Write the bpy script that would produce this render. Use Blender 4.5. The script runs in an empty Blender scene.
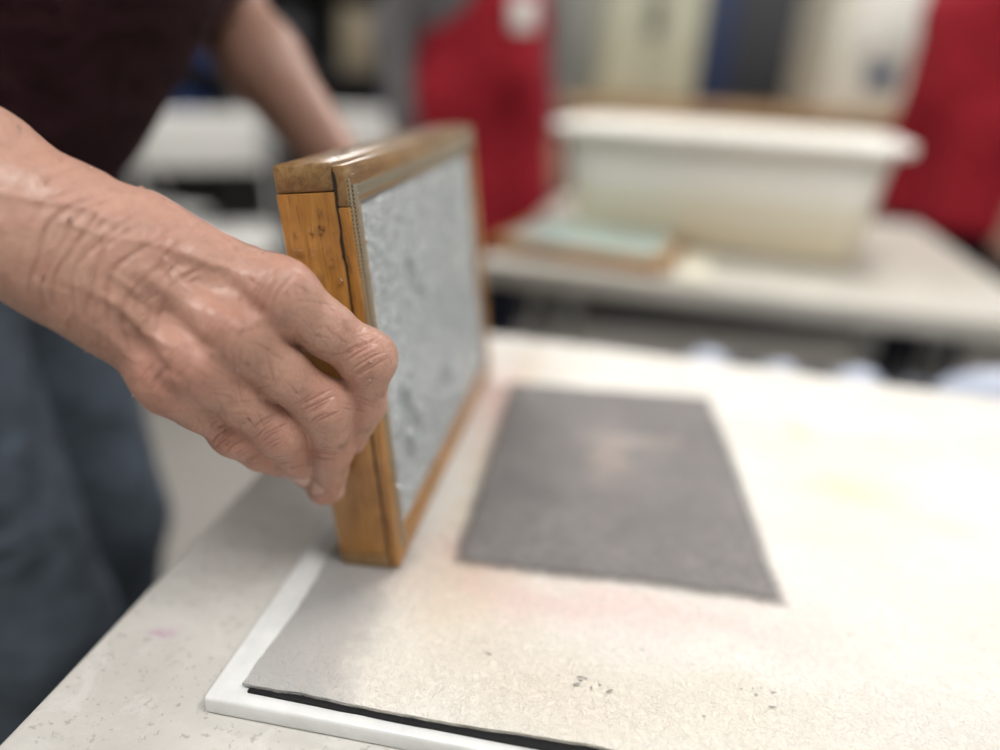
import bpy, bmesh, math, random
import numpy as np
from mathutils import Vector, Matrix, noise as mnoise
random.seed(4); np.random.seed(4)
SC=bpy.context.scene
COL=SC.collection
SC.view_settings.view_transform='Standard'
R=math.radians
# ------------------------------------------------------------------ helpers
def link(o,parent=None):
    COL.objects.link(o)
    if parent is not None: o.parent=parent
    return o
def empty(name,mw=None):
    e=bpy.data.objects.new(name,None); e.empty_display_size=.05
    COL.objects.link(e)
    if mw is not None: e.matrix_world=mw
    return e
class NT:
    def __init__(s,name):
        s.m=bpy.data.materials.new(name); s.m.use_nodes=True
        s.t=s.m.node_tree; s.b=s.t.nodes['Principled BSDF']; s.co=None
    def n(s,ty,**kw):
        x=s.t.nodes.new(ty)
        for k,v in kw.items():
            if k in x.inputs: x.inputs[k].default_value=v
            else: setattr(x,k,v)
        return x
    def l(s,a,b): s.t.links.new(a,b)
    def coord(s):
        if s.co is None: s.co=s.n('ShaderNodeTexCoord').outputs['Object']
        return s.co
    def noise(s,scale,detail=3,stretch=None,rough=.5,dist=0):
        x=s.n('ShaderNodeTexNoise'); x.inputs['Scale'].default_value=scale
        x.inputs['Detail'].default_value=detail; x.inputs['Roughness'].default_value=rough
        x.inputs['Distortion'].default_value=dist
        c=s.coord()
        if stretch:
            mp=s.n('ShaderNodeMapping'); mp.inputs['Scale'].default_value=stretch
            s.l(c,mp.inputs['Vector']); c=mp.outputs['Vector']
        s.l(c,x.inputs['Vector']); return x.outputs['Fac']
    def ramp(s,fac,stops):
        r=s.n('ShaderNodeValToRGB'); e=r.color_ramp.elements
        while len(e)<len(stops): e.new(.5)
        for i,(p,c) in enumerate(stops):
            e[i].position=p; e[i].color=(c[0],c[1],c[2],1) if hasattr(c,'__len__') else (c,c,c,1)
        s.l(fac,r.inputs['Fac']); return r.outputs['Color']
    def mix(s,fac,a,b,bt='MIX'):
        x=s.n('ShaderNodeMix',data_type='RGBA',blend_type=bt)
        for inp,v in ((x.inputs[0],fac),(x.inputs[6],a),(x.inputs[7],b)):
            if hasattr(v,'is_linked') or hasattr(v,'links'): s.l(v,inp)
            elif hasattr(v,'__len__'): inp.default_value=(v[0],v[1],v[2],1)
            else: inp.default_value=v
        return x.outputs[2]
    def math(s,op,a,b=0.0,clamp=False):
        x=s.n('ShaderNodeMath',operation=op); x.use_clamp=clamp
        for inp,v in ((x.inputs[0],a),(x.inputs[1],b)):
            if hasattr(v,'links'): s.l(v,inp)
            else: inp.default_value=v
        return x.outputs[0]
    def bump(s,h,strength=.3,dist=.001,prev=None):
        x=s.n('ShaderNodeBump'); x.inputs['Strength'].default_value=strength; x.inputs['Distance'].default_value=dist
        s.l(h,x.inputs['Height'])
        if prev is not None: s.l(prev,x.inputs['Normal'])
        s.l(x.outputs[0],s.b.inputs['Normal']); return x.outputs[0]
    def base(s,c):
        if hasattr(c,'links'): s.l(c,s.b.inputs['Base Color'])
        else: s.b.inputs['Base Color'].default_value=(c[0],c[1],c[2],1)
    def set(s,**kw):
        for k,v in kw.items(): s.b.inputs[k.replace('_',' ')].default_value=v
def simple(name,c,rough=.6,var=.12,scale=12,metal=0,bump=0):
    m=NT(name); f=m.noise(scale,4)
    d=[x*(1-var) for x in c]; e=[min(1,x*(1+var)) for x in c]
    m.base(m.ramp(f,[(.3,d),(.7,e)])); m.set(Roughness=rough,Metallic=metal)
    if bump: m.bump(m.noise(scale*8,4),bump,.002)
    return m.m
def mesh_obj(name,verts,faces,mat=None,parent=None,smooth=False,mw=None):
    me=bpy.data.meshes.new(name); me.from_pydata([tuple(v) for v in verts],[],[tuple(int(i) for i in f) for f in faces]); me.update()
    if smooth: me.polygons.foreach_set('use_smooth',[True]*len(me.polygons))
    o=bpy.data.objects.new(name,me); link(o,parent)
    if mat: me.materials.append(mat)
    if mw is not None: o.matrix_world=mw
    return o
def box(name,lo,hi,mat,parent=None,bev=0,seg=2,mw=None,warp=None):
    bm=bmesh.new(); bmesh.ops.create_cube(bm,size=1)
    for v in bm.verts:
        v.co=Vector([(lo[i]+hi[i])/2+v.co[i]*(hi[i]-lo[i]) for i in range(3)])
        if warp: v.co=Vector(warp(v.co))
    if bev: bmesh.ops.bevel(bm,geom=bm.edges[:],offset=bev,segments=seg,profile=.5,affect='EDGES')
    me=bpy.data.meshes.new(name); bm.to_mesh(me); bm.free()
    o=bpy.data.objects.new(name,me); link(o,parent); me.materials.append(mat)
    if bev: me.polygons.foreach_set('use_smooth',[True]*len(me.polygons)); me.set_sharp_from_angle(angle=R(40))
    if mw is not None: o.matrix_world=mw
    return o
def tube(name,pts,r,mat,parent=None):
    cu=bpy.data.curves.new(name,'CURVE'); cu.dimensions='3D'; cu.bevel_depth=r; cu.bevel_resolution=3; cu.use_fill_caps=True
    sp=cu.splines.new('POLY'); sp.points.add(len(pts)-1)
    for i,p in enumerate(pts): sp.points[i].co=(*p,1)
    cu.materials.append(mat)
    return link(bpy.data.objects.new(name,cu),parent)
def lathe(name,prof,mat,parent=None,loc=(0,0,0),n=24):
    vs=[];fs=[]
    for r,z in prof:
        for i in range(n):
            a=2*math.pi*i/n; vs.append((loc[0]+r*math.cos(a),loc[1]+r*math.sin(a),loc[2]+z))
    for j in range(len(prof)-1):
        for i in range(n): fs.append((j*n+i,j*n+(i+1)%n,(j+1)*n+(i+1)%n,(j+1)*n+i))
    return mesh_obj(name,vs,fs,mat,parent,True)
# ------------------------------------------------------------------ signed-distance modelling
class Field:
    def __init__(s,lo,hi,h):
        s.lo=np.array(lo,float); s.h=h
        s.n=(np.ceil((np.array(hi)-s.lo)/h)).astype(int)+1
        s.a=np.full(s.n,1.0,np.float32)
    def new(s): return np.full(s.n,1.0,np.float32)
    def cap(s,a,b,ra,rb=None,k=.01,arr=None,sc=None,margin=None):
        if rb is None: rb=ra
        t=s.a if arr is None else arr
        a=np.array(a,float); b=np.array(b,float); sc=np.array(sc if sc is not None else (1,1,1),float)
        mg=(k+3*s.h+.004) if margin is None else margin
        rr=max(ra,rb)*sc.max()+mg
        i0=np.maximum(0,np.floor((np.minimum(a,b)-rr-s.lo)/s.h).astype(int)); i1=np.minimum(s.n,np.ceil((np.maximum(a,b)+rr-s.lo)/s.h).astype(int)+1)
        if (i1<=i0).any(): return
        g=[(s.lo[i]+s.h*np.arange(i0[i],i1[i]))/sc[i] for i in range(3)]
        X,Y,Z=np.meshgrid(*g,indexing='ij',sparse=True)
        a=a/sc;b=b/sc; ba=b-a; L=float(ba@ba)+1e-12
        tt=np.clip(((X-a[0])*ba[0]+(Y-a[1])*ba[1]+(Z-a[2])*ba[2])/L,0,1)
        d=np.sqrt((X-a[0]-tt*ba[0])**2+(Y-a[1]-tt*ba[1])**2+(Z-a[2]-tt*ba[2])**2)-(ra+(rb-ra)*tt)
        d=(d*sc.min()).astype(np.float32)
        sl=tuple(slice(i0[i],i1[i]) for i in range(3))
        t[sl]=smin(t[sl],d,k)
    def plane(s,p,n,arr=None):
        t=s.a if arr is None else arr
        g=[s.lo[i]+s.h*np.arange(s.n[i]) for i in range(3)]
        X,Y,Z=np.meshgrid(*g,indexing='ij',sparse=True)
        d=((X-p[0])*n[0]+(Y-p[1])*n[1]+(Z-p[2])*n[2]).astype(np.float32)
        np.maximum(t,d,out=t)
    def mesh(s,arr=None):
        v=s.a if arr is None else arr
        v=v.copy()
        v[0]=1;v[-1]=1;v[:,0]=1;v[:,-1]=1;v[:,:,0]=1;v[:,:,-1]=1
        sg=v<0
        c=np.zeros(tuple(np.array(v.shape)-1),np.int8)
        offs=[(i,j,k) for i in (0,1) for j in (0,1) for k in (0,1)]
        def S(A,o): return A[o[0]:A.shape[0]-1+o[0],o[1]:A.shape[1]-1+o[1],o[2]:A.shape[2]-1+o[2]]
        for o in offs: c+=S(sg,o)
        m=(c>0)&(c<8)
        ids=np.argwhere(m); idx=np.full(m.shape,-1,np.int64); idx[m]=np.arange(len(ids))
        pos=np.zeros((len(ids),3)); cnt=np.zeros(len(ids))
        for o in offs:
            for ax in range(3):
                if o[ax]: continue
                o2=list(o); o2[ax]=1
                A=v[ids[:,0]+o[0],ids[:,1]+o[1],ids[:,2]+o[2]]; B=v[ids[:,0]+o2[0],ids[:,1]+o2[1],ids[:,2]+o2[2]]
                x=(A<0)!=(B<0); t=np.where(x,A/np.where(A==B,1,A-B),0)
                p=np.array(o,float)[None,:].repeat(len(ids),0); p[:,ax]+=t
                pos[x]+=p[x]; cnt[x]+=1
        pos=pos/cnt[:,None]+ids
        V=s.lo+pos*s.h
        F=[]
        for ax in range(3):
            o2=[0,0,0];o2[ax]=1
            A=sg[:sg.shape[0]-o2[0],:sg.shape[1]-o2[1],:sg.shape[2]-o2[2]]; B=sg[o2[0]:,o2[1]:,o2[2]:]
            e=np.argwhere(A!=B)
            if not len(e): continue
            fl=A[e[:,0],e[:,1],e[:,2]]
            b,cx=[(1,2),(2,0),(0,1)][ax]
            def cell(db,dc):
                q=e.copy(); q[:,b]-=db; q[:,cx]-=dc; return idx[q[:,0],q[:,1],q[:,2]]
            q=np.stack([cell(1,1),cell(0,1),cell(0,0),cell(1,0)],1)
            q[~fl]=q[~fl][:,::-1]
            F.append(q)
        F=np.concatenate(F); F=F[(F>=0).all(1)]
        return V,F
def smin(a,b,k):
    h=np.maximum(k-np.abs(a-b),0)/k
    return np.minimum(a,b)-h*h*k*.25
def relax(V,F,it=2,f=.5):
    for _ in range(it):
        acc=np.zeros_like(V);c=np.zeros(len(V))
        for i in range(4):
            for j in (1,3):
                np.add.at(acc,F[:,i],V[F[:,(i+j)%4]]); np.add.at(c,F[:,i],1)
        V=V*(1-f)+f*acc/np.maximum(c,1)[:,None]
    return V
def split(V,F):
    n=len(V); E=np.sort(np.concatenate([F[:,[i,(i+1)%4]] for i in range(4)]),1)
    U,inv=np.unique(E[:,0]*n+E[:,1],return_inverse=True); m=len(F)
    mid=(V[U//n]+V[U%n])/2; cen=V[F].mean(1)
    e=[inv[i*m:(i+1)*m]+n for i in range(4)]; c=np.arange(m)+n+len(U)
    NF=np.concatenate([np.stack([F[:,i],e[i],c,e[(i-1)%4]],1) for i in range(4)])
    return np.concatenate([V,mid,cen]),NF
def normals(V,F):
    n=np.cross(V[F[:,2]]-V[F[:,0]],V[F[:,3]]-V[F[:,1]]); N=np.zeros_like(V)
    for i in range(4): np.add.at(N,F[:,i],n)
    return N/np.maximum(np.linalg.norm(N,axis=1),1e-12)[:,None]
def fast_obj(name,V,F,mat,parent=None,attrs=None,mw=None):
    me=bpy.data.meshes.new(name)
    me.vertices.add(len(V)); me.vertices.foreach_set('co',V.astype(np.float32).ravel())
    me.loops.add(len(F)*4); me.loops.foreach_set('vertex_index',F.astype(np.int32).ravel())
    me.polygons.add(len(F)); me.polygons.foreach_set('loop_start',np.arange(0,len(F)*4,4,dtype=np.int32))
    me.update(calc_edges=True); me.validate()
    me.polygons.foreach_set('use_smooth',[True]*len(me.polygons))
    for k,a in (attrs or {}).items():
        at=me.attributes.new(k,'FLOAT','POINT'); at.data.foreach_set('value',a.astype(np.float32))
    me.materials.append(mat)
    o=bpy.data.objects.new(name,me); link(o,parent)
    if mw is not None: o.matrix_world=mw
    return o
# ------------------------------------------------------------------ camera
cd=bpy.data.cameras.new('camera'); cam=bpy.data.objects.new('camera',cd); COL.objects.link(cam); SC.camera=cam
cd.sensor_width=36; cd.lens=26; cd.clip_start=.02
ROT=Matrix.Rotation(R(67.1),4,'X')@Matrix.Rotation(R(2.9),4,'Z')
cam.matrix_world=Matrix.Translation((0,0,1.05))@ROT
cd.dof.use_dof=True; cd.dof.focus_distance=.370; cd.dof.aperture_fstop=1.2
# ------------------------------------------------------------------ materials
def wood_mat(name,dark,mid,light,axis=(60,6,60),rough=.35,coat=.4):
    m=NT(name)
    g=m.noise(3.0,6,axis,.65,.6); g2=m.noise(16,4,(1,1,1),.6); g3=m.noise(6.0,5,tuple(a*1.6 for a in axis),.7)
    c=m.ramp(g,[(.25,dark),(.5,mid),(.75,light)])
    c=m.mix(m.ramp(g2,[(.42,0.0),(.68,.70)]),c,dark)
    c=m.mix(m.ramp(g3,[(.56,0.0),(.68,.60)]),c,[x*.3 for x in dark])
    sp=m.noise(90,4,None,.8); c=m.mix(m.ramp(sp,[(.66,0.0),(.72,.7)]),c,(.03,.02,.012))
    m.base(c); m.set(Roughness=rough); m.b.inputs['Coat Weight'].default_value=coat; m.b.inputs['Coat Roughness'].default_value=.18
    m.bump(m.noise(70,4,None,.6),.3,.0015,m.bump(g3,.35,.0015)); return m.m
WOOD=wood_mat('wet_wood',(.19,.075,.014),(.43,.195,.040),(.56,.30,.080),(60,60,5))
WOODY=wood_mat('wet_wood_rail',(.11,.055,.020),(.29,.165,.060),(.39,.26,.12),(60,5,60),.32,.6)
BLACK=simple('black_felt',(.006,.006,.007),.95,.3,200)
SEAM=simple('dark_seam',(.02,.014,.01),.6,.3,80)
WHITEPL=simple('white_plastic',(.66,.65,.62),.35,.04,3)
GREYPL=simple('grey_plastic',(.30,.30,.29),.5,.08,5)
DARKM=simple('dark_metal',(.02,.02,.024),.5,.2,5)
m=NT('speckled_laminate'); c=m.ramp(m.noise(7,6,None,.7),[(.3,(.52,.50,.465)),(.7,(.66,.64,.60))])
sp=m.ramp(m.noise(210,3,None,.7),[(.60,0.0),(.66,.6)]); c=m.mix(sp,c,(.30,.275,.25))
sp2=m.ramp(m.noise(50,5,None,.8),[(.58,0.0),(.66,.45)]); c=m.mix(sp2,c,(.38,.355,.325))
sp3=m.ramp(m.noise(26,6,None,.75,1.0),[(.54,0.0),(.62,.35)]); c=m.mix(sp3,c,(.72,.70,.67))
m.base(c); m.set(Roughness=.55); m.bump(m.noise(120,4),.2,.001)
LAMN=m; 
m=NT('white_hdpe_board'); m.base(m.ramp(m.noise(25,5,None,.7),[(.35,(.66,.67,.66)),(.7,(.80,.805,.79))])); m.set(Roughness=.28); m.b.inputs['Subsurface Weight'].default_value=.3
m.b.inputs['Subsurface Radius'].default_value=(.01,.01,.01); m.bump(m.noise(60,4),.12,.001); HDPE=m.m
def mkblob(m,U_,V_,wn):
    def blob(u,v,ru,rv,p=2.0):
        du=m.math('DIVIDE',m.math('SUBTRACT',m.math('ADD',U_,wn),u),ru); dv=m.math('DIVIDE',m.math('SUBTRACT',m.math('ADD',V_,wn),v),rv)
        q=m.math('ADD',m.math('POWER',m.math('ABSOLUTE',du),p),m.math('POWER',m.math('ABSOLUTE',dv),p))
        return m.math('POWER',2.718,m.math('MULTIPLY',q,-1.0))
    return blob
m=LAMN; sep=m.n('ShaderNodeSeparateXYZ'); m.l(m.coord(),sep.inputs[0]); bl=mkblob(m,sep.outputs[0],sep.outputs[1],m.math('MULTIPLY',m.math('SUBTRACT',m.noise(90,4),.5),.02))
c=m.mix(m.math('MULTIPLY',bl(.034,.082,.006,.003),.6),c,(.42,.16,.34)); m.base(c); LAM=m.m
m=NT('stained_felt')
sep=m.n('ShaderNodeSeparateXYZ'); m.l(m.coord(),sep.inputs[0]); U_,V_=sep.outputs[0],sep.outputs[1]
wn=m.math('MULTIPLY',m.math('SUBTRACT',m.noise(16,6,None,.7),.5),.075)
blob=mkblob(m,U_,V_,wn)
c=m.ramp(m.noise(9,7,None,.68),[(.3,(.675,.645,.585)),(.5,(.765,.74,.69)),(.72,(.82,.80,.76))])
for (u,v,ru,rv,col,s,p) in [
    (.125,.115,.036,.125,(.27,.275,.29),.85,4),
    (.205,.150,.045,.05,(.66,.50,.32),.62,2),(.27,.075,.12,.035,(.70,.60,.45),.45,2),
    (.192,.36,.015,.16,(.66,.48,.27),.72,2),(.172,.42,.02,.08,(.70,.36,.32),.6,2),
    (.28,.145,.09,.020,(.74,.50,.48),.6,2),(.205,.185,.03,.02,(.72,.43,.42),.6,2),(.40,.155,.05,.03,(.74,.57,.52),.45,2),
    (.478,.335,.035,.025,(.70,.70,.38),.62,2),(.457,.43,.012,.02,(.74,.74,.34),.65,2),(.52,.42,.06,.03,(.70,.67,.47),.45,2),(.53,.29,.03,.02,(.68,.68,.46),.5,2),
    (.45,.26,.05,.04,(.76,.66,.60),.4,2),(.36,.09,.10,.025,(.64,.58,.48),.45,2),(.30,.53,.2,.03,(.70,.62,.53),.4,2),(.55,.2,.08,.05,(.72,.65,.58),.4,2),(.47,.08,.05,.03,(.64,.62,.57),.4,2)]:
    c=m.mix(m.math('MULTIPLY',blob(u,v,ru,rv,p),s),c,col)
cr_=m.n('ShaderNodeTexVoronoi',feature='DISTANCE_TO_EDGE'); cr_.inputs['Scale'].default_value=230
nz=m.n('ShaderNodeTexNoise'); nz.inputs['Scale'].default_value=110; nz.inputs['Detail'].default_value=3; m.l(m.coord(),nz.inputs['Vector'])
va=m.n('ShaderNodeVectorMath',operation='MULTIPLY_ADD'); m.l(nz.outputs['Color'],va.inputs[0]); va.inputs[1].default_value=(.022,.022,.0); m.l(m.coord(),va.inputs[2]); m.l(va.outputs[0],cr_.inputs['Vector'])
wr=m.ramp(cr_.outputs['Distance'],[(0,0.0),(.25,1.0)])
c=m.mix(m.ramp(wr,[(0,.18),(.9,0.0)]),c,(.44,.405,.355))
fib=m.noise(240,4,None,.85,1.5); c=m.mix(m.ramp(fib,[(.34,.42),(.52,0.0)]),c,(.44,.41,.37))
fl=m.noise(5,5,(60,14,1),.7,.8); c=m.mix(m.ramp(fl,[(.52,0.0),(.70,.16)]),c,(.48,.45,.41))
sp=m.ramp(m.noise(95,4,None,.75,1.0),[(.695,0.0),(.72,.7)]); c=m.mix(sp,c,(.24,.24,.24))
m.base(c); m.set(Roughness=.85)
b1=m.bump(fib,.7,.0012); b2=m.bump(wr,.4,.0008,b1); m.bump(m.noise(30,5,None,.7),.6,.005,b2); FELT=m.m
m=NT('wet_grey_pulp')
sep=m.n('ShaderNodeSeparateXYZ'); m.l(m.coord(),sep.inputs[0]); U_,V_=sep.outputs[0],sep.outputs[1]
wn=m.math('MULTIPLY',m.math('SUBTRACT',m.noise(45,6,None,.75),.5),.085); blob=mkblob(m,U_,V_,wn)
c=m.ramp(m.noise(18,6,None,.7),[(.3,(.160,.148,.146)),(.7,(.235,.218,.213))])
c=m.mix(m.ramp(m.noise(150,5,None,.8),[(.38,.40),(.60,0.0)]),c,(.10,.094,.092))
c=m.mix(m.math('MULTIPLY',blob(.285,.335,.018,.042),.5),c,(.40,.33,.29))
c=m.mix(m.math('MULTIPLY',blob(.31,.37,.032,.010),.45),c,(.44,.37,.32))
m.base(c); m.set(Roughness=.8); m.b.inputs['Specular IOR Level'].default_value=.2
m.bump(m.noise(60,6,None,.75),.35,.002)
al=m.n('ShaderNodeAttribute',attribute_name='edge').outputs['Fac']
aa=m.math('ADD',m.math('MULTIPLY',al,1.45),m.math('MULTIPLY',m.math('SUBTRACT',m.noise(70,8,None,.85),.5),.7))
m.l(m.ramp(aa,[(.12,0.0),(.98,1.0)]),m.b.inputs['Alpha']); PULPG=m.m
m=NT('wet_pulp_on_screen')
c=m.ramp(m.noise(45,5,None,.7),[(.3,(.46,.515,.55)),(.7,(.63,.675,.69))])
c=m.mix(m.ramp(m.noise(190,3,None,.8),[(.35,.6),(.58,0.0)]),c,(.27,.325,.37))
c=m.mix(m.ramp(m.noise(200,2,None,.8,2.0),[(.60,0.0),(.64,.85)]),c,(.90,.92,.92))  # wet sparkle painted into the colour as white flecks
m.base(c); m.set(Roughness=.22); m.b.inputs['Coat Weight'].default_value=.9; m.b.inputs['Coat Roughness'].default_value=.05
b1=m.bump(m.noise(240,3,None,.8,1.0),1.0,.0028); m.bump(m.noise(80,4,None,.7),.7,.005,b1); PULPB=m.m
m=NT('brass_wire_mesh')
ck=m.n('ShaderNodeTexChecker'); ck.inputs['Scale'].default_value=900; m.l(m.coord(),ck.inputs['Vector'])
m.base(m.mix(ck.outputs['Fac'],(.42,.38,.28),(.13,.11,.08))); m.set(Metallic=.4,Roughness=.4); m.bump(ck.outputs['Fac'],.6,.0008); WIRE=m.m
m=NT('water_drop'); m.base((1,1,1)); m.set(Roughness=.02,IOR=1.33); m.b.inputs['Transmission Weight'].default_value=1; WATER=m.m
def skin_mat(name,base,red,detail=True):
    m=NT(name)
    t=m.n('ShaderNodeAttribute',attribute_name='tint').outputs['Fac']
    mott=m.noise(60,6,None,.7)
    tt=m.math('ADD',m.math('MULTIPLY',t,.75),m.math('MULTIPLY',m.math('SUBTRACT',mott,.45),1.5),True)
    c=m.mix(tt,base,red)
    c=m.mix(m.ramp(m.noise(30,4,None,.65),[(.5,0.0),(.72,.45)]),c,[min(1,x*f) for x,f in zip(base,(1.2,1.28,1.3))])
    c=m.mix(m.ramp(m.noise(85,3,None,.6),[(.60,0.0),(.70,.45)]),c,[x*f for x,f in zip(base,(.65,.55,.5))])
    if detail:
        nl=m.n('ShaderNodeAttribute',attribute_name='nail').outputs['Fac']
        c=m.mix(nl,c,(.62,.40,.33))
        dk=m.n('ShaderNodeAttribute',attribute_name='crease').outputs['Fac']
        c=m.mix(m.math('MULTIPLY',dk,.85,True),c,(.24,.088,.058))  # crease shade painted into the skin colour, on top of the relief
    m.base(c); m.set(Roughness=.48,IOR=1.4)
    m.b.inputs['Subsurface Weight'].default_value=.06; m.b.inputs['Subsurface Radius'].default_value=(.004,.0015,.001)
    m.b.inputs['Coat Weight'].default_value=.30 if detail else .12; m.b.inputs['Coat Roughness'].default_value=.22
    if detail: m.bump(m.noise(300,5,None,.8),.75,.0014)
    return m.m
SKIN=skin_mat('skin_weathered',(.50,.295,.220),(.49,.205,.155))
SKIN2=skin_mat('skin_plain',(.42,.24,.178),(.40,.185,.14),False)
# ------------------------------------------------------------------ room
FLOORM=simple('floor_vinyl',(.22,.205,.185),.45,.1,2); WALLM=simple('wall_paint',(.36,.355,.32),.8,.04,1.5); CEILM=simple('ceiling_tile',(.75,.75,.74),.9,.03,4)
box('floor',(-3.2,-2.6,-.1),(3.8,4.8,0),FLOORM)
box('ceiling',(-3.2,-2.6,2.8),(3.8,4.8,2.9),CEILM)
box('wall_back',(-3.3,4.7,0),(3.9,4.8,2.8),WALLM); box('wall_front',(-3.3,-2.7,0),(3.9,-2.6,2.8),WALLM)
box('wall_left',(-3.3,-2.6,0),(-3.2,4.7,2.8),WALLM); box('wall_right',(3.8,-2.6,0),(3.9,4.7,2.8),WALLM)
box('baseboard_back',(-3.2,4.67,0),(3.8,4.7,.1),simple('rubber_base',(.05,.05,.055),.6))
EM=NT('tube_light'); EM.base((1,1,1)); EM.b.inputs['Emission Color'].default_value=(1,.99,.97,1); EM.b.inputs['Emission Strength'].default_value=5
k=0
for x,y,e in ((-.9,-.4,28),(1.1,-.4,28),(-.9,2.0,29),(1.1,2.0,32),(2.6,3.6,24),(-.9,3.9,18)):
    p=empty('ceiling_light' if k==0 else 'ceiling_light.%03d'%k); k+=1
    box('housing',(x-.32,y-.62,2.74),(x+.32,y+.62,2.8),WHITEPL,p,.01)
    box('diffuser',(x-.28,y-.58,2.732),(x+.28,y+.58,2.74),EM.m,p)
    ld=bpy.data.lights.new('panel','AREA'); ld.shape='RECTANGLE'; ld.size=.56; ld.size_y=1.16; ld.energy=e; ld.color=(1,.988,.972)
    lo=bpy.data.objects.new('panel',ld); link(lo,p); lo.location=(x,y,2.72)
w=bpy.data.worlds.new('world'); SC.world=w; w.use_nodes=True; w.node_tree.nodes['Background'].inputs[0].default_value=(.8,.85,.9,1); w.node_tree.nodes['Background'].inputs[1].default_value=.3
# ------------------------------------------------------------------ near table group
NM=Matrix.Translation((-.2365,.253,0))@Matrix.Rotation(R(-9),4,'Z')
tb=empty('work_table',NM)
wf=lambda co:(co.x,co.y-(.062*max(0,co.x-.1) if co.y>.3 else 0),co.z)
def nb(name,lo,hi,mat,parent,bev=0): return box(name,lo,hi,mat,parent,bev,3,None,wf)
nb('top',(0,-.32,.706),(1.55,.620,.736),LAM,tb,.006)
nb('apron_rail',(.05,-.27,.64),(1.5,.55,.706),GREYPL,tb,.004)
for i,(u,v) in enumerate(((.09,-.22),(1.45,-.22),(.09,.50),(1.45,.43))):
    box('leg_%d'%(i+1),(u-.02,v-.02,0),(u+.02,v+.02,.64),GREYPL,tb,.004)
bd=nb('cutting_board',(.088,.035,.7361),(1.15,.614,.747),HDPE,None,.002); bd.matrix_world=NM
def sheet(name,quad,z0,z1,mat,n=60,amp=.0012,rag=0,mw=NM,edgeattr=False):
    vs=[];ed=[]
    q=[Vector(p) for p in quad]
    rs=[np.cumsum(np.random.randn(n+1))*.12 for _ in range(4)]
    rs=[r_-np.linspace(r_[0],r_[-1],n+1) for r_ in rs]
    for i in range(n+1):
        for j in range(n+1):
            a=i/n;b=j/n
            p=(q[0]*(1-a)+q[1]*a)*(1-b)+(q[3]*(1-a)+q[2]*a)*b
            x=p.x+rag*(rs[0][j]*(1-a)+rs[1][j]*a); y=p.y+rag*(rs[2][i]*(1-b)+rs[3][i]*b)
            z=z1+amp*(math.sin(x*31+y*17)*.4+math.sin(x*13-y*29+1)*.6)*min(1,min(a,1-a,b,1-b)*12)*.5+amp*.3
            vs.append((x,y,z)); ed.append(min(1,min(a,1-a)*11,min(b,1-b)*14))
    fs=[(i*(n+1)+j,(i+1)*(n+1)+j,(i+1)*(n+1)+j+1,i*(n+1)+j+1) for i in range(n) for j in range(n)]
    border=[(i,0) for i in range(n)]+[(n,j) for j in range(n)]+[(i,n) for i in range(n,0,-1)]+[(0,j) for j in range(n,0,-1)]
    bi=[i*(n+1)+j for i,j in border]; s0=len(vs)
    for b_ in bi: vs.append((vs[b_][0],vs[b_][1],z0))
    L=len(bi)
    for t_ in range(L): fs.append((bi[t_],s0+t_,s0+(t_+1)%L,bi[(t_+1)%L]))
    o=mesh_obj(name,vs,fs,mat,None,True)
    o.matrix_world=mw
    if edgeattr:
        at=o.data.attributes.new('edge','FLOAT','POINT'); at.data.foreach_set('value',ed+[0]*L)
    o.data.set_sharp_from_angle(angle=R(50))
    return o
sheet('black_underlay',[(.109,.0424),(1.02,.037),(1.02,.55),(.128,.606)],.7471,.7484,BLACK,90,.0001,rag=.0016)
sheet('couching_felt',[(.105,.0450),(1.03,.044),(1.03,.552),(.126,.611)],.7485,.7502,FELT,140,.0010,rag=.0034)
sheet('wet_paper_sheet',[(.183,.161),(.405,.168),(.384,.494),(.171,.474)],.7512,.7519,PULPG,80,.0009,rag=.002,edgeattr=True)
crumbs=bmesh.new()
for i in range(34):
    if i<20: u=random.uniform(.2,.8);v=random.uniform(.05,.30)
    elif i<28: u=random.gauss(.283,.010); v=random.gauss(.084,.003)
    else: u=random.gauss(.372,.006); v=random.gauss(.095,.006)
    s=random.uniform(.0004,.0009)
    pts=[(random.gauss(0,s*1.5),random.gauss(0,s),random.uniform(0,s)) for _ in range(7)]
    bmesh.ops.convex_hull(crumbs,input=[crumbs.verts.new((u+p[0],v+p[1],.7508+p[2])) for p in pts])
me=bpy.data.meshes.new('pulp_crumbs'); crumbs.to_mesh(me); crumbs.free(); me.materials.append(simple('crumb',(.30,.285,.27),.8))
o=link(bpy.data.objects.new('pulp_crumbs',me)); o.matrix_world=NM
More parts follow.
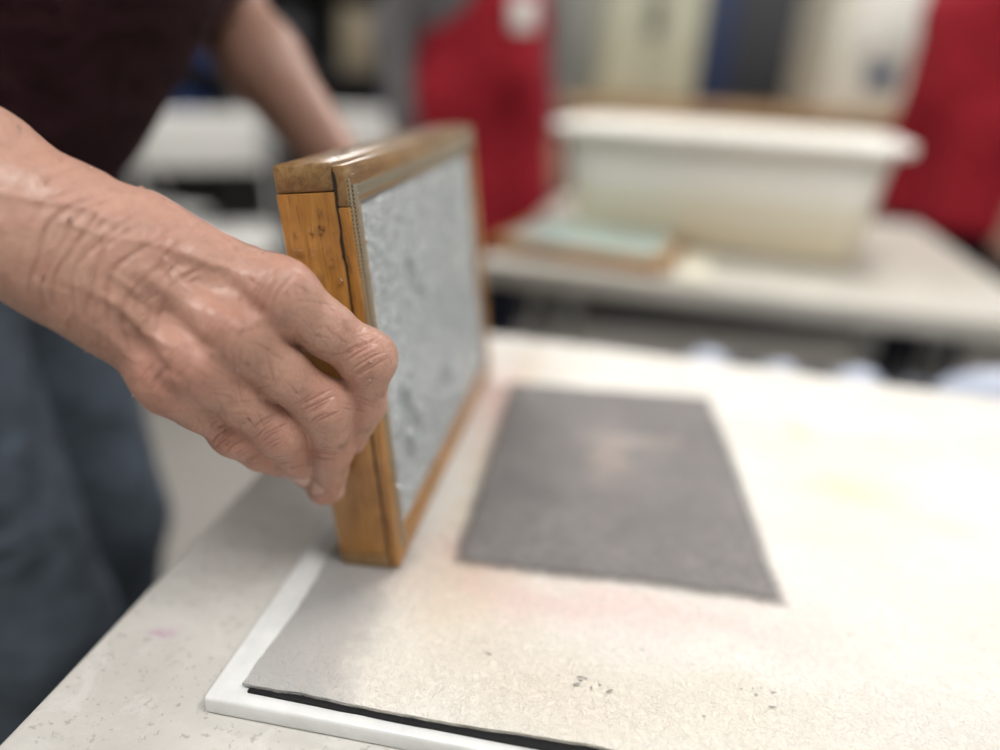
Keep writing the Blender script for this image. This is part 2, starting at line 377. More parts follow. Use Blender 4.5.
# ------------------------------------------------------------------ mould
MM=Matrix.Translation((-.0574,.376,.7528))@Matrix.Rotation(R(-8.3),4,'Z')@Matrix.Rotation(R(-6.6),4,'Y')
def mould(name,MW,Lh=.334,Hh=.249,pulp=PULPB):
    p=empty(name,MW)
    def b(n,lo,hi,mt,bev=.0012): return box(n,lo,hi,mt,p,bev,2)
    T0,T1=-.0395,-.0062
    b('rail_top',(T0,0,Hh-.012),(T1,Lh,Hh+.003),WOODY,.0022); b('rail_bottom',(T0,0,0),(T1,Lh,.010),WOODY,.002)
    b('stile_near',(T0,.0003,.0101),(T1,.022,Hh-.0121),WOOD,.0009); b('stile_far',(T0,Lh-.022,.0101),(T1,Lh-.0004,Hh-.0121),WOOD)
    for i in range(1,9): b('rib_%d'%i,(T0+.004,Lh*i/9-.002,.009),(T1-.002,Lh*i/9+.002,Hh-.011),WOOD,.0005)
    D0,D1=-.0062,0
    b('face_rail_top',(D0,.0003,Hh-.020),(D1,Lh,Hh+.001),WOODY,.0010); b('face_rail_bottom',(D0,.0003,.001),(D1,Lh,.016),WOOD,.0010)
    b('face_stile_near',(D0,.0003,.0162),(D1,.019,Hh-.0202),WOOD,.0008); b('face_stile_far',(D0,Lh-.018,.0162),(D1,Lh-.0003,Hh-.0202),WOOD,.001)
    n=110; vs=[];fs=[]
    for i in range(n+1):
        z=.004+(Hh-.006)*i/n; q=mnoise.noise(Vector((z*60,1,2)))+.6*mnoise.noise(Vector((z*220,5,2)))
        up_=max(0,(z/Hh-.45))*1.2
        l_=.0004+max(0,q)*.0030*(.35+up_); r_=.0003+max(0,-q+.1)*.0022*(.3+up_)
        vs+=[(T1-l_,-.00005,z),(T1+r_,-.00005,z),(T1-l_,.003,z),(T1+r_,.003,z)]
    for i in range(n):
        a=4*i; fs+=[(a,a+1,a+5,a+4),(a+2,a,a+4,a+6),(a+1,a+3,a+7,a+5)]
    mesh_obj('joint_line',vs,fs,SEAM,p)
    b('wire_strip_near',(-.0004,.0085,.010),(.0007,.0150,Hh-.010),WIRE,.0003); b('wire_strip_top',(-.0004,.0085,Hh-.0165),(.0006,Lh-.01,Hh-.0105),WIRE,.0003)
    b('wire_fold',(-.0005,.0030,Hh*.52),(.0006,.0055,Hh-.006),WIRE,.0002)
    b('screen',(-.0060,.018,.015),(-.0045,Lh-.017,Hh-.019),WIRE,0)
    ny,nz=190,150; vs=[];y0,y1,z0,z1=.0165,Lh-.0165,.0145,Hh-.0185
    lumps=[(.10,.17,.012,.02,.006),(.12,.150,.01,.012,.005),(.06,.09,.012,.016,.006),(.075,.07,.010,.010,.005),(.055,.06,.010,.012,.005),(.16,.07,.02,.012,.004),(.22,.19,.02,.02,.004),(.20,.11,.015,.03,.004),(.05,.19,.012,.01,.003)]
    rn=np.random.randn(ny+1,nz+1); rn2=rn.copy()
    for _ in range(2): rn=(rn+np.roll(rn,1,0)+np.roll(rn,-1,0)+np.roll(rn,1,1)+np.roll(rn,-1,1))/5
    for i in range(ny+1):
        for j in range(nz+1):
            y=y0+(y1-y0)*i/ny; z=z0+(z1-z0)*j/nz
            e=min(i,ny-i,j,nz-j)/5.0
            x=-.0020+.0006*math.sin(y*60+z*40)+.0013*rn[i,j]+.00012*rn2[i,j]
            for ly,lz,sy,sz,hh in lumps:
                x+=hh*math.exp(-((y-ly)/sy)**2-((z-lz)/sz)**2)*math.sin((y-ly)*260+(z-lz)*140)*.7
            x=max(x,-.0042)
            if e<1: x=x*e-.0048*(1-e)
            vs.append((x,y,z))
    fs=[(i*(nz+1)+j,(i+1)*(nz+1)+j,(i+1)*(nz+1)+j+1,i*(nz+1)+j+1) for i in range(ny) for j in range(nz)]
    mesh_obj('pulp_layer',vs,fs,pulp,p,True)
    bm=bmesh.new()
    for i in range(96):
        if i<34: c=Vector((random.uniform(T0+.004,T1-.002),.0000,random.uniform(.03,Hh-.004)))
        elif i<76: c=Vector((random.uniform(T0+.003,T1-.002),random.uniform(.003,.2),Hh+.003)) 
        else: c=Vector((.0003,random.uniform(.002,.02),random.uniform(.05,Hh)))
        r=random.uniform(.0007,.0020)
        mt=Matrix.Translation(c)@Matrix.Diagonal((1,.6 if i<34 else 1,1.3 if i<34 else .5,1))
        bmesh.ops.create_icosphere(bm,subdivisions=2,radius=r,matrix=mt)
    me=bpy.data.meshes.new('water_drops'); bm.to_mesh(me); bm.free(); me.materials.append(WATER)
    me.polygons.foreach_set('use_smooth',[True]*len(me.polygons)); link(bpy.data.objects.new('water_drops',me),p)
    return p
mould('papermaking_mould',MM)
# ------------------------------------------------------------------ hand (own frame: x to fingers, y up, z out of the back of the hand)
HM=Matrix.Translation((-.1885,.330,.958))@ROT
fd=Field((-.235,-.150,-.125),(.150,.185,.055),.00115)
V3=lambda *a: np.array(a,float)
palm=fd.new()
ax=V3(-.866,.5,.03); nn=V3(.5,.866,0)
secs=[(-.012,.0205,.0125,-.008),(.0,.0215,.0112,-.008),(.03,.0225,.0105,-.008),(.08,.0255,.0100,-.010),(.15,.033,.0125,-.012),(.25,.036,.010,-.012)]
off=V3(0,-.003,0)
for (l0,r0,o0,z0),(l1,r1,o1,z1) in zip(secs[:-1],secs[1:]):
    for s in (1,-1):
        fd.cap(ax*l0+nn*o0*s+V3(0,0,z0)+off,ax*l1+nn*o1*s+V3(0,0,z1)+off,r0,r1,.02,palm)
FING={
 'index':[(.0154,.0183,-.008),(.0787,-.0138,-.012),(.1165,-.0445,-.037),(.1115,-.0685,-.057),(.0985,-.0895,-.0755)],
 'middle':[(.0098,.005,-.002),(.0580,-.0325,-.005),(.0940,-.0695,-.038),(.0915,-.0945,-.0650),(.0830,-.1195,-.0885)],
 'ring':[(.0022,-.0082,-.002),(.0400,-.0470,-.005),(.0700,-.0820,-.040),(.0720,-.0995,-.069),(.0730,-.1130,-.097)],
 'little':[(-.0057,-.0195,-.006),(.0250,-.0560,-.012),(.0470,-.0835,-.040),(.0530,-.0960,-.061),(.0620,-.1040,-.083)]}
RAD={'index':(.0148,.0146,.0136,.0117,.0100),'middle':(.0148,.0142,.0132,.0118,.0103),'ring':(.0146,.0136,.0124,.0112,.0098),'little':(.0140,.0124,.0110,.0098,.0088)}
FING={k:[V3(*p) for p in v] for k,v in FING.items()}
for k_,P in FING.items():
    r=RAD[k_]
    fd.cap(P[0],P[1]+V3(0,0,-.003),r[0],r[1]*.94,.012,palm)
for a,b,r1,r2 in (((.012,.008,-.020),(.060,-.016,-.034),.016,.015),((-.002,-.018,-.020),(.026,-.052,-.028),.015,.014),((.018,-.005,-.020),(.046,-.030,-.026),.016,.016),
                  ((.0,-.002,-.010),(.02,-.002,-.012),.023,.018)):
    fd.cap(a,b,r1,r2,.016,palm)
TH=[V3(.008,.014,-.022),V3(.050,.002,-.046),V3(.070,-.016,-.074),V3(.0745,-.040,-.096)]
th=fd.new()
for i,(r1,r2) in enumerate(((.016,.013),(.0125,.0115),(.0115,.0095))): fd.cap(TH[i],TH[i+1],r1,r2,.008,th)
tot=smin(palm,th,.014)
DORS={}
for k_,P in FING.items():
    r=RAD[k_]; f=fd.new()
    for i in range(1,4):
        a,b=P[i],P[i+1]; mid=(a+b)/2; rm=min(r[i],r[i+1])*(.96 if i<3 else 1.0)
        if i==1: rm=(r[1]+r[2])/2*.95
        fd.cap(a,mid,r[i]*.97,rm,.006,f); fd.cap(mid,b,rm,r[i+1],.006,f)
    mid=(P[1]+P[4])/2; dr=P[2]-mid
    d3=(P[4]-P[3]); d3/=np.linalg.norm(d3); nd=dr-d3*(dr@d3); nd/=np.linalg.norm(nd); DORS[k_]=nd
    fd.cap(P[1]+V3(0,0,.0014),P[1]+V3(.001,0,.0014),r[1]*.90,None,.012,f)
    dk=dr/np.linalg.norm(dr)
    fd.cap(P[2]+dk*.0010,P[2]+dk*.0012,r[2]*.95,None,.008,f)
    fd.cap(P[4]-nd*.0012-d3*.004,P[4]-nd*.0010,r[4]*.95,r[4]*.9,.005,f)
    g=smin(palm,f,.014); tot=smin(tot,g,.0010)
V,F=fd.mesh(tot)
V=relax(V,F,2,.5); V,F=split(V,F); V=relax(V,F,2,.5); N=normals(V,F)
def segd(V,a,b,dims=3):
    a=a[:dims];b=b[:dims];P=V[:,:dims];ba=b-a;t=np.clip(((P-a)@ba)/(ba@ba+1e-12),0,1)
    return np.linalg.norm(P-a-t[:,None]*ba,axis=1),t
disp=np.zeros(len(V)); crease=np.zeros(len(V)); tint=np.zeros(len(V)); nail=np.zeros(len(V))
front=np.clip(N[:,2]*2.0+.3,0,1)
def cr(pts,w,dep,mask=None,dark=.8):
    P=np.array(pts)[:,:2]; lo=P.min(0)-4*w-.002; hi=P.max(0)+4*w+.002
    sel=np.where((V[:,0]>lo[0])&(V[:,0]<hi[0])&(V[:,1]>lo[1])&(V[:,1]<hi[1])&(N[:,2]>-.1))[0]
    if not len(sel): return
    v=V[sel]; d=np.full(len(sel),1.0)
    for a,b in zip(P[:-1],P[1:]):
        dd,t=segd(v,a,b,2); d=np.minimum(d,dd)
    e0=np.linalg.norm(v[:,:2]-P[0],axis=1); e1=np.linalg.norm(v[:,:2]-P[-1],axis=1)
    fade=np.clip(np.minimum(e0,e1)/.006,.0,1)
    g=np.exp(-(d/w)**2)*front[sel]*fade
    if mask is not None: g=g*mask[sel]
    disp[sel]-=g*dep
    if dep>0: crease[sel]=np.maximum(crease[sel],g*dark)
rng=np.random.RandomState(3)
for i,(o,strong) in enumerate(((-.020,0),(-.013,1),(-.006,.6),(-.001,1),(.007,.7),(.013,.4),(.021,.6),(.030,.3),(.042,.2))):
    c0=ax[:2]*(-o); ph=rng.uniform(0,6); pts=[]
    lo=rng.uniform(-.034,-.024); hi=rng.uniform(.022,.034)
    for s in np.linspace(lo,hi,14):
        bow=-.007*(1-(s/.034)**2)+.0016*math.sin(s*150+ph)+rng.uniform(-.0005,.0005)
        pts.append(tuple(c0+nn[:2]*s+ax[:2]*(-bow-.004)))
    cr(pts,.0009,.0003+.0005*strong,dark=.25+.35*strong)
for i in range(46):
    c=ax[:2]*rng.uniform(-.035,.03)+nn[:2]*rng.uniform(-.03,.03); a=nn[:2]+ax[:2]*rng.uniform(-.5,.5); l=rng.uniform(.004,.010)
    cr([tuple(c-a*l),tuple(c+rng.uniform(-.0008,.0008,2)),tuple(c+a*l)],.0007,.00035,dark=.35)
for i in range(620):
    c=np.array([rng.uniform(-.17,.09),rng.uniform(-.06,.12)]); a_=(rng.uniform(.75,1.25) if i%2 else rng.uniform(-.9,-.2)); l=rng.uniform(.003,.009)
    dd=np.array([math.cos(a_),math.sin(a_)])*l
    cr([tuple(c-dd),tuple(c+rng.uniform(-.0008,.0008,2)),tuple(c+dd)],.0006,.00020,dark=.30)
for k_,P in FING.items():
    cr([tuple((P[0]*.8+P[1]*.2)[:2]),tuple((P[0]*.5+P[1]*.5)[:2]),tuple((P[0]*.12+P[1]*.88)[:2])],.0040,-.0011)
for pts in ([(-.01,.016),(.012,.008),(.03,.006),(.052,-.002),(.064,-.004)],[(.03,.006),(.038,-.010),(.052,-.018)],[(.0,-.012),(.016,-.022),(.024,-.034),(.040,-.042)],[(-.06,.04),(-.04,.028),(-.02,.024),(.0,.022),(.018,.014)],[(-.13,.06),(-.09,.05),(-.06,.028),(-.03,.012)],[(.012,.008),(.014,-.008),(.028,-.020)]):
    cr(pts,.0020,-.0007)
ks=list(FING)
for a,b in zip(ks[:-1],ks[1:]):
    mA=(FING[a][1]+FING[b][1])/2; mB=(FING[a][0]+FING[b][0])/2
    p0=mA*1.12-mB*.12; p1=mA*.5+mB*.5
    cr([tuple(p0[:2]),tuple(mA[:2]),tuple(p1[:2])],.0045,.0020,dark=.10)
for k_,P in FING.items():
    r=RAD[k_]
    for j,n_,dep in ((2,7,.00050),(3,4,.00045),(1,5,.00028)):
        d=P[j+1]-P[j-1]; d2=d[:2]/np.linalg.norm(d[:2]); pr=np.array([-d2[1],d2[0]])
        for q in range(n_):
            o=(q-(n_-1)/2)*.0022+rng.uniform(-.0007,.0007); hw=r[j]*rng.uniform(.45,.9); sh=rng.uniform(-.25,.25)*r[j]
            c=P[j][:2]+d2*o+pr*sh
            pts=[tuple(c+pr*hw*s+d2*(s*rng.uniform(-.0008,.0008))+rng.uniform(-.0003,.0003,2)) for s in (-1,-.5,0,.5,1)]
            cr(pts,.0006,dep,dark=.60)
        dist=np.linalg.norm(V-(P[j]+V3(0,0,.006)),axis=1); tint=np.maximum(tint,np.exp(-(dist/.013)**2)*(.9 if j==1 else .75))
    for q in range(14):
        t=rng.uniform(.15,.95); c=(P[1]*(1-t)+P[2]*t)[:2]; d=P[2]-P[1]; d2=d[:2]/np.linalg.norm(d[:2]); pr=np.array([-d2[1],d2[0]]); c=c+pr*rng.uniform(-.7,.7)*r[1]
        a=d2*rng.uniform(.2,1)+pr*rng.uniform(-.8,.8); a/=np.linalg.norm(a); l=rng.uniform(.004,.009)
        cr([tuple(c-a*l),tuple(c),tuple(c+a*l)],.0006,.00028,dark=.38)
    dist=np.linalg.norm(V-P[4],axis=1); tint=np.maximum(tint,np.exp(-(dist/.015)**2)*1.0)
    d3=P[4]-P[3]; d3/=np.linalg.norm(d3); nd=DORS[k_]; sd=np.cross(d3,nd)
    c=P[4]+nd*r[4]*.7-d3*.0005; q=V-c
    u=(q@sd)/(r[4]*.68); v=(q@d3)/(.0075); ok=(N@nd>.25)
    e=np.maximum(np.abs(u)**3+np.abs(v)**3,0); inside=(e<1)&ok
    nail[inside]=1; rim=np.exp(-((e-1.15)/.35)**2)*ok*(np.abs(v)<1.4)*(np.abs(u)<1.4); disp-=rim*.0004; disp+=np.where(inside,.0002,0); crease=np.maximum(crease,rim*.4)
cellS=420.0
vis=np.where(N[:,2]>-.25)[0]
for i in vis:
    p=V[i]
    if p[0]<-.20: continue
    q=Vector((p[0]*cellS,p[1]*cellS*.8,p[2]*cellS)); ds,_=mnoise.voronoi(q)
    e=ds[1]-ds[0]; g=max(0.0,1-e/.22)
    if nail[i]<.5:
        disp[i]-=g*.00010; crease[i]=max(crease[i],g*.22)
    disp[i]+=.00045*mnoise.noise(Vector((p[0]*110,p[1]*110,p[2]*110)))
V=V+N*disp[:,None]
tint=np.clip(tint+.25*np.exp(-((V[:,0]-.03)/.05)**2),0,1)
P1=empty('person')
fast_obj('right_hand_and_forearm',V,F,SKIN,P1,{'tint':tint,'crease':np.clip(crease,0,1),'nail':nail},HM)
bm=bmesh.new(); cand=np.where((N[:,2]>.3)&(V[:,0]>-.09))[0]
for i in rng.choice(cand,300,replace=False):
    r=rng.uniform(.0004,.0009) if rng.rand()<.88 else rng.uniform(.001,.0016)
    bmesh.ops.create_icosphere(bm,subdivisions=1,radius=r,matrix=Matrix.Translation(Vector(V[i]+N[i]*r*.2)))
me=bpy.data.meshes.new('water_beads'); bm.to_mesh(me); bm.free(); me.materials.append(WATER); me.polygons.foreach_set('use_smooth',[True]*len(me.polygons))
o=link(bpy.data.objects.new('water_beads',me),P1); o.matrix_world=HM
# ------------------------------------------------------------------ people
def A(*p): return np.array(p,float)
def unit(v): return v/np.linalg.norm(v)
def figure(parent,J,shirt,pants,hair,skin=SKIN2,apron=None,skipR=False,h=.009,sleeve=.8,body=1.0,longs=False,aplen=.40):
    fw=unit(J['fwd']); 
    allp=np.array([v for k,v in J.items() if k!='fwd']); lo=allp.min(0)-.25; hi=allp.max(0)+.28; lo[2]=-.005
    sd=unit(np.cross(A(0,0,1),fw))
    up=unit(J['chest']-J['pelvis'])
    def emit(name,fl,mat,sm=2):
        V,F=fl.mesh()
        if len(F)==0: return
        V=relax(V,F,sm,.5); o=fast_obj(name,V,F,mat,parent,{'tint':np.zeros(len(V))}); return o
    f=Field(lo,hi,h)
    pe,ch,nk=J['pelvis'],J['chest'],J['neck']
    for s in (1,-1):
        f.cap(pe+sd*.075*s+up*.02,ch+sd*.085*s,.105*body,.115*body,.06)
        f.cap(ch+sd*.08*s,nk-up*.05+sd*.06*s,.105,.075,.06)
        K='L' if s>0 else 'R'; S=J['sh'+K]; E=J['el'+K]; W=J['wr'+K]
        f.cap(nk-up*.05+sd*.05*s,S,.07,.062,.04)
        if longs: f.cap(S,E,.064,.056,.03); f.cap(E,E+(W-E)*.92,.056,.042,.02)
        else: f.cap(S,S+(E-S)*sleeve,.064,.056,.03)
    f.cap(pe+fw*.04+up*.12,ch+fw*.03-up*.06,.11*body,.11,.06)
    f.cap(nk-up*.06,nk-up*.02,.07,.062,.03)
    emit('shirt',f,shirt)
    f=Field(lo,hi,h)
    f.cap(J['hipL'],J['hipR'],.10,.10,.05); f.cap(pe-up*.03,pe+up*.03,.12,.115,.05)
    for s in 'LR':
        f.cap(J['hip'+s],J['knee'+s],.094,.070,.03); f.cap(J['knee'+s],J['ank'+s]+A(0,0,.02),.068,.060,.02)
        f.cap(J['hip'+s]-fw*.03,J['hip'+s]-fw*.03-A(0,0,.06),.085,.07,.04)
    emit('trousers',f,pants)
    f=Field(lo,hi,h*.8)
    for s in 'LR':
        an=J['ank'+s]*1.0; an[2]=.045
        f.cap(an-fw*.04,an+fw*.06,.043,.042,.02); f.cap(an+fw*.06,an+fw*.15-A(0,0,.012),.04,.03,.02); f.cap(an,an+A(0,0,.05),.045,.04,.02)
    f.plane((0,0,.004),(0,0,-1)); emit('shoes',f,DARKM)
    f=Field(lo,hi,h*.62)
    hd=J['head']; hu=unit(hd-nk)*.5+A(0,0,1)*.5; hu=unit(hu)
    f.cap(nk-up*.02,hd-hu*.05,.058,.055,.03)
    f.cap(hd+hu*.035-fw*.012,hd+hu*.035+fw*.01,.084,.082,.03)
    f.cap(hd+fw*.025-hu*.02,hd+fw*.035-hu*.075,.066,.042,.03)
    f.cap(hd+fw*.086+hu*.01,hd+fw*.104-hu*.022,.008,.013,.01)
    f.cap(hd+fw*.080+sd*.03+hu*.024,hd+fw*.080-sd*.03+hu*.024,.014,.014,.012)
    f.cap(hd+fw*.082+sd*.014-hu*.052,hd+fw*.082-sd*.014-hu*.052,.0085,None,.006)
    for s in (1,-1): f.cap(hd+sd*.082*s-fw*.01+hu*.012,hd+sd*.084*s-fw*.012-hu*.022,.013,.010,.008)
    for s in ('L','R'):
        S,E,W=J['sh'+s],J['el'+s],J['wr'+s]
        f.cap(S+(E-S)*.5,E,.044,.040,.02)
        if s=='R' and skipR: continue
        q=E+(W-E)*.35; f.cap(E,q,.040,.040,.02); f.cap(q,W,.040,.028,.02)
        G=J.get('grip'+s); d=unit(W-E) if G is None else unit(G-W)
        b=unit(np.cross(d,fw+A(.01,.02,.03)))
        kn=W+d*.085
        for t in (-1.5,-.5,.5,1.5):
            f.cap(W+b*t*.011,kn+b*t*.019,.015,.0125,.012)
            m1=kn+b*t*.020+d*.038-A(0,0,.012); m2=m1+d*.014-A(0,0,.026); m3=m2-d*.004-A(0,0,.018)
            f.cap(kn+b*t*.019,m1,.0115,.0100,.003); f.cap(m1,m2,.0098,.009,.003); f.cap(m2,m3,.009,.0078,.003)
        t0=W+d*.02+b*.02; t1=t0+d*.035+b*.028; f.cap(t0,t1,.015,.012,.01); f.cap(t1,t1+d*.035+b*.004-A(0,0,.01),.0115,.009,.003)
    emit('head_and_arms',f,skin)
    f=Field(hd-.2,hd+.22,.006)
    f.cap(hd+hu*.045-fw*.022,hd+hu*.045-fw*.004,.093,.090,.02); f.cap(hd-fw*.045,hd-fw*.05-hu*.04,.07,.06,.03)
    f.plane(hd+fw*.045+hu*.06,unit(fw-hu*.75)); emit('hair',f,hair)
    for s in (1,-1):
        for nm,rr_,mt_,o_ in (('eye',.0115,WHITEPL,0),('iris',.0052,DARKM,.0088)):
            c=hd+fw*(.0815+o_)+sd*.031*s+hu*.008
            bm=bmesh.new(); bmesh.ops.create_icosphere(bm,subdivisions=2,radius=rr_,matrix=Matrix.Translation(Vector(c))); me=bpy.data.meshes.new(nm); bm.to_mesh(me); bm.free()
            me.materials.append(mt_); link(bpy.data.objects.new('%s_%s'%(nm,'left' if s>0 else 'right'),me),parent)
    if apron:
        f=Field(lo-.1,hi+.1,h)
        for s in (1,-1):
            f.cap(pe+sd*.08*s+up*.02,ch+sd*.06*s,.128*body,.125,.06)
            f.cap(pe+sd*.09*s,pe+sd*.11*s-A(0,0,.42),.135*body,.15,.06)
        f.cap(pe+fw*.05+up*.12,ch+fw*.035-up*.04,.128*body,.125,.06)
        f.plane(pe-fw*.05,-fw); f.plane(pe-A(0,0,aplen),(0,0,-1)); f.plane(ch+A(0,0,.13),(0,0,1))
        emit('apron',f,apron)
        for s in (1,-1): tube('apron_strap_%d'%(1 if s>0 else 2),[tuple(ch+sd*.07*s+fw*.125+A(0,0,.11)),tuple(nk+sd*.055*s+fw*.05),tuple(nk+sd*.03*s-fw*.055)],.010,apron,parent)
def cloth(name,c,rough=.85): 
    m=NT(name); m.base(m.ramp(m.noise(30,5),[(.3,[x*.75 for x in c]),(.7,[x*1.2 for x in c])])); m.set(Roughness=rough); m.b.inputs['Specular IOR Level'].default_value=.2; b1=m.bump(m.noise(14,3,None,.5,.8),.6,.03); m.bump(m.noise(500,2),.3,.001,b1); return m.m
MAROON=cloth('maroon_cotton',(.040,.014,.019)); DENIM=cloth('blue_denim',(.090,.112,.142)); RED=cloth('red_apron_cloth',(.27,.010,.020)); GREYC=cloth('grey_knit',(.13,.125,.13)); DARKC=cloth('dark_cloth',(.010,.012,.024))
HAIR1=simple('grey_hair',(.25,.24,.22),.6,.3,60,bump=.5); HAIR2=simple('brown_hair',(.07,.035,.015),.6,.3,60,bump=.5)
J1=dict(fwd=A(1,.05,0),pelvis=A(-.550,.67,.93),chest=A(-.335,.69,1.225),neck=A(-.21,.70,1.41),head=A(-.13,.70,1.54),
 shR=A(-.33,.50,1.36),elR=A(-.405,.345,1.083),wrR=A(-.19,.33,.958),shL=A(-.26,.875,1.37),elL=A(-.315,.845,1.100),wrL=A(-.172,.765,.945),gripL=A(-.095,.738,.902),
 hipR=A(-.54,.585,.88),kneeR=A(-.460,.575,.50),ankR=A(-.505,.585,.08),hipL=A(-.54,.755,.88),kneeL=A(-.49,.77,.5),ankL=A(-.565,.78,.08))
figure(P1,J1,MAROON,DENIM,HAIR1,SKIN2,skipR=True,h=.008,sleeve=.80)
def standing(x,y,ang,hs=1.0,arms='down'):
    fw=A(math.cos(ang),math.sin(ang),0); sd=A(-fw[1],fw[0],0); c=A(x,y,0); Z=lambda z:A(0,0,z*hs)
    J=dict(fwd=fw,pelvis=c+Z(.95),chest=c+Z(1.24)+fw*.02,neck=c+Z(1.46)+fw*.02,head=c+Z(1.60)+fw*.05)
    for s,k in ((1,'L'),(-1,'R')):
        J['sh'+k]=c+sd*.185*s+Z(1.40); J['hip'+k]=c+sd*.085*s+Z(.90); J['knee'+k]=c+sd*.095*s+Z(.5)+fw*.02; J['ank'+k]=c+sd*.11*s+Z(.08)
        J['el'+k]=c+sd*.25*s+Z(1.12)-fw*.04; J['wr'+k]=c+sd*.25*s+Z(.88)+fw*.02
    return J
P2=empty('person.001'); J2=standing(-.10,2.22,R(-55),1.0,'down'); figure(P2,J2,GREYC,DARKC,HAIR2,apron=RED,h=.012,longs=True)
fw=unit(J2['fwd']); b_=J2['chest']+fw*.160+A(.01,.0,-.055)
box('name_badge',(-.036,-.008,-.04),(.036,.008,.04),WHITEPL,P2,.002,2,Matrix.Translation(Vector(b_))@Matrix.Rotation(R(35),4,'Z'))
P3=empty('person.002'); J3=standing(1.19,1.98,R(190),1.0,'down'); figure(P3,J3,RED,DARKC,HAIR2,apron=RED,h=.012,longs=True,aplen=.22)
# ------------------------------------------------------------------ far table
FM=Matrix.Translation((-.05,1.2,0))@Matrix.Rotation(R(-14),4,'Z')
ft=empty('vat_table',FM)
FT=simple('far_table_top',(.50,.475,.42),.45,.08,4)
box('top',(0,0,.712),(.88,.83,.75),FT,ft,.006); box('apron_rail',(.10,.35,.665),(.78,.77,.712),GREYPL,ft,.004)
for i,(u,v) in enumerate(((.06,.30),(.82,.30),(.06,.76),(.82,.76))): box('leg_%d'%(i+1),(u-.018,v-.018,0),(u+.018,v+.018,.712),GREYPL,ft,.003)
def rr(w,d,r,n=8):
    pts=[]
    for cx,cy,a0 in ((w/2-r,d/2-r,0),(-w/2+r,d/2-r,90),(-w/2+r,-d/2+r,180),(w/2-r,-d/2+r,270)):
        for i in range(n+1):
            a=R(a0+90*i/n); pts.append((cx+r*math.cos(a),cy+r*math.sin(a)))
    return pts
def tub(name,MW,w,d,H,mat,water=None):
    p=empty(name,MW)
    prof=[(0,.0),(.0001,.0),(.012,.004),(.020,H*.3),(.028,H*.6),(.038,H-.02),(.040,H-.006),(.056,H-.006),(.060,H-.014),(.064,H-.014),(.067,H-.002),(.063,H+.002),(.040,H+.001),(.030,H-.02),(.014,.03),(.0,.010)]
    vs=[];fs=[];n=36
    for off,z in prof:
        for x,y in rr(w-.14+2*off,d-.14+2*off,.05+off*.6): vs.append((x,y,z))
    for j in range(len(prof)-1):
        for i in range(n): fs.append((j*n+i,j*n+(i+1)%n,(j+1)*n+(i+1)%n,(j+1)*n+i))
    fs.append(tuple(range(n))[::-1]); fs.append(tuple((len(prof)-1)*n+i for i in range(n)))
    o=mesh_obj('shell',vs,fs,mat,p,True); o.data.set_sharp_from_angle(angle=R(45))
    if water: 
        pts=rr(w-.14+.05,d-.14+.05,.06); mesh_obj('pulp_water',[(x,y,H*.62) for x,y in pts],[tuple(range(len(pts)))],water,p)
    return p
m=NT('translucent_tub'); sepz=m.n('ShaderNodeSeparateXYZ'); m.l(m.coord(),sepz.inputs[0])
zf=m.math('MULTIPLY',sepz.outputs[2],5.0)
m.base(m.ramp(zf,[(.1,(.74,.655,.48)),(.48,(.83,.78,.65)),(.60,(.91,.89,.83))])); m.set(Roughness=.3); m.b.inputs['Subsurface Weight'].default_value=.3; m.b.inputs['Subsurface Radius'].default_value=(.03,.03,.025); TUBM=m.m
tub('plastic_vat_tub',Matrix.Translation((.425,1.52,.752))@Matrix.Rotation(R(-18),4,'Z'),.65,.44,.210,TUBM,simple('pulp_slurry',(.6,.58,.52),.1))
fm=empty('papermaking_mould.001',Matrix.Translation((-.03,1.265,.7505))@Matrix.Rotation(R(-21),4,'Z'))
for n_,lo,hi in (('rail_front',(0,0,0),(.31,.02,.026)),('rail_back',(0,.25,0),(.31,.27,.026)),('rail_left',(0,.0205,0),(.02,.2495,.026)),('rail_right',(.29,.0205,0),(.31,.2495,.026))): box(n_,lo,hi,WOOD,fm,.002)
box('screen',(.019,.019,.014),(.291,.251,.0265),simple('wet_screen',(.40,.50,.47),.2,.1,50),fm,0)
box('cream_board',(0,0,0),(.055,.2,.006),simple('cream_card',(.66,.62,.5),.6),None,.001,2,Matrix.Translation((.275,1.14,.7505))@Matrix.Rotation(R(-14),4,'Z'))
# ------------------------------------------------------------------ background furniture
bc=empty('back_counter')
CAB=simple('cabinet_paint',(.42,.42,.32),.5,.05,3)
box('counter_top',(-.1,3.0,.90),(3.2,3.75,.95),simple('counter_wood',(.36,.22,.11),.5,.2,6),bc,.006); box('carcass',(-.05,3.06,.1),(3.15,3.7,.90),simple('counter_carcass',(.07,.065,.06),.5),bc,.004)
for i in range(6): box('door_panel_%d'%(i+1),(.0+.52*i,3.04,.16),(.48+.52*i,3.062,.86),simple('counter_door',(.10,.09,.08),.5),bc,.004)
box('kick',(-.02,3.1,0),(3.1,3.68,.1),DARKM,bc)
wc=empty('storage_cabinet'); box('body',(.36,3.3,.952),(.76,3.68,1.75),CAB,wc,.006); box('door_a',(.37,3.285,.97),(.555,3.299,1.73),CAB,wc,.004); box('door_b',(.565,3.285,.97),(.75,3.299,1.73),CAB,wc,.004)
for x in (.545,.575): tube('handle',[(x,3.27,1.2),(x,3.27,1.36)],.006,DARKM,wc)
ap=empty('white_press_machine'); WM=simple('enamel_white',(.60,.575,.50),.35,.03,3)
box('body',(1.24,3.15,.952),(1.68,3.6,1.62),WM,ap,.02,4); box('panel',(1.33,3.135,1.18),(1.58,3.15,1.50),simple('panel_white',(.74,.72,.67),.4),ap,.004); box('label',(1.40,3.138,1.05),(1.52,3.15,1.14),simple('label_blue',(.05,.07,.13),.4),ap,.002)
for x in (1.36,1.45,1.54): lathe('knob',[(.0,.0),(.016,.0),(.016,.02),(0,.02)],DARKM,ap,(x,3.13,1.52))
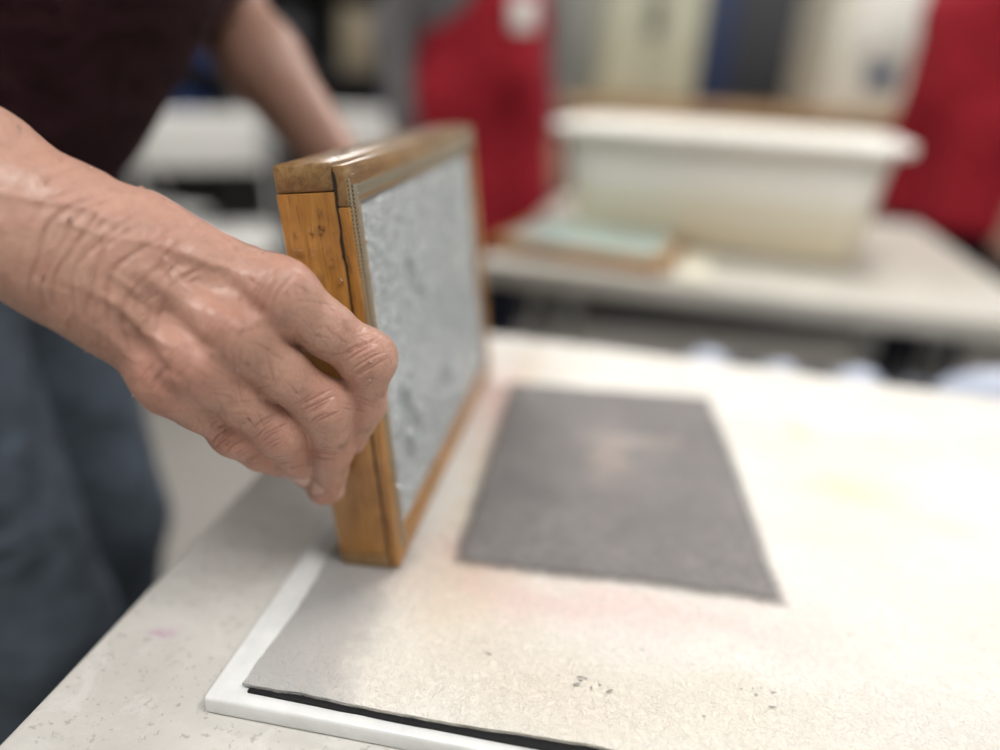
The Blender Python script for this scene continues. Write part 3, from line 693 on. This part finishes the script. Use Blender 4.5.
bp=empty('added_dark_board'); box('panel_dark',(.80,4.5,.1),(2.05,4.55,2.0),simple('dark_grey_panel',(.035,.035,.04),.6),bp,.004); box('panel_blue',(1.05,4.485,.3),(1.22,4.499,1.9),simple('dark_blue_paint',(.015,.03,.09),.5),bp,.003); box('base',(.78,4.4,0),(2.07,4.66,.1),DARKM,bp,.004)  # dark board added to make the back wall read darker
bp2=empty('added_dark_board.001'); box('panel_dark',(2.2,4.5,.1),(3.7,4.55,2.0),simple('dark_brown_panel',(.10,.08,.07),.6),bp2,.004); box('base',(2.2,4.4,0),(3.7,4.66,.1),DARKM,bp2,.004)  # second dark board, also added to darken the wall
sh=empty('dark_shelving')
SHM=simple('shelf_dark',(.035,.033,.035),.5)
for z in (.1,.55,1.0,1.45,1.9): box('shelf_%d'%int(z*100),(-2.9,4.0,z-.02),(-.15,4.5,z),SHM,sh,.003)
for x in (-2.9,-1.5,-.2): 
    for y in (4.0,4.46): box('post',(x,y,0),(x+.04,y+.04,2.1),SHM,sh,.003)
box('back_panel',(-2.9,4.5,.05),(-.15,4.52,2.1),SHM,sh)
cols=[(.02,.05,.22),(.42,.42,.40),(.04,.04,.05),(.10,.16,.28),(.22,.18,.12),(.015,.04,.15)]
for i in range(14):
    x=-2.75+.185*i; z=(1.0,.55)[i%2]; hh=random.uniform(.18,.36)
    c=cols[i%6]; e=empty('storage_box' if i==0 else 'storage_box.%03d'%i); mt=simple('box_mat_%d'%i,c,.5,.1,5)
    box('carton',(x,4.05,z+.001),(x+.16,4.4,z+hh),mt,e,.006); box('lid',(x-.004,4.046,z+hh+.0005),(x+.164,4.404,z+hh+.02),mt,e,.004)
def chair(name,x,y,ang):
    p=empty(name,Matrix.Translation((x,y,0))@Matrix.Rotation(ang,4,'Z'))
    box('seat',(-.21,-.2,.43),(.21,.2,.455),WHITEPL,p,.01,3); box('back',(-.21,.19,.66),(.21,.215,.86),WHITEPL,p,.01,3)
    for s,x_ in enumerate((-.225,.225)):
        tube('frame_rear_%d'%s,[(x_,-.24,0.012),(x_,.0,.40),(x_,.205,.87)],.012,GREYPL,p); tube('frame_front_%d'%s,[(x_*.93,.26,.012),(x_*.93,.0,.38),(x_*.93,-.12,.44)],.012,GREYPL,p)
    tube('cross_bar',[(-.225,-.14,.18),(.225,-.14,.18)],.009,GREYPL,p)
    return p
chair('folding_chair',-1.05,2.55,R(25)); chair('folding_chair.001',-1.5,2.9,R(160)); chair('folding_chair.002',-.62,3.2,R(10))
def bag(name,x,y,s,c,h):
    f=Field((x-.25,y-.25,-.01),(x+.25,y+.25,h+.2),.010)
    for i in range(6):
        a=i*1.05; f.cap((x+math.cos(a)*s*.5,y+math.sin(a)*s*.5,s*.55),(x+math.cos(a)*s*.4,y+math.sin(a)*s*.4,h-.06),s*.55,s*.5,.05)
    f.cap((x,y,h-.05),(x+.005,y,h-.02),.02,.02,.04); f.plane((0,0,.003),(0,0,-1))
    V,F=f.mesh(); V=relax(V,F,2); fast_obj(name,V,F,c)
BAGM=simple('bag_white',(.40,.44,.54),.4,.35,14,bump=.8); BAGD=simple('bag_dark',(.03,.035,.05),.5,.3,9,bump=.5)
k=0
for x,y,s,h,mt in ((.305,1.00,.040,.682,BAGM),(.40,.965,.038,.680,BAGM),(.495,.93,.045,.690,BAGM),(.645,.875,.075,.712,BAGM),(.352,.985,.03,.68,BAGD),(.448,.95,.03,.68,BAGD),(.560,.91,.035,.69,BAGD)):
    bag('plastic_bag' if k==0 else 'plastic_bag.%03d'%k,x,y,s,mt,h); k+=1
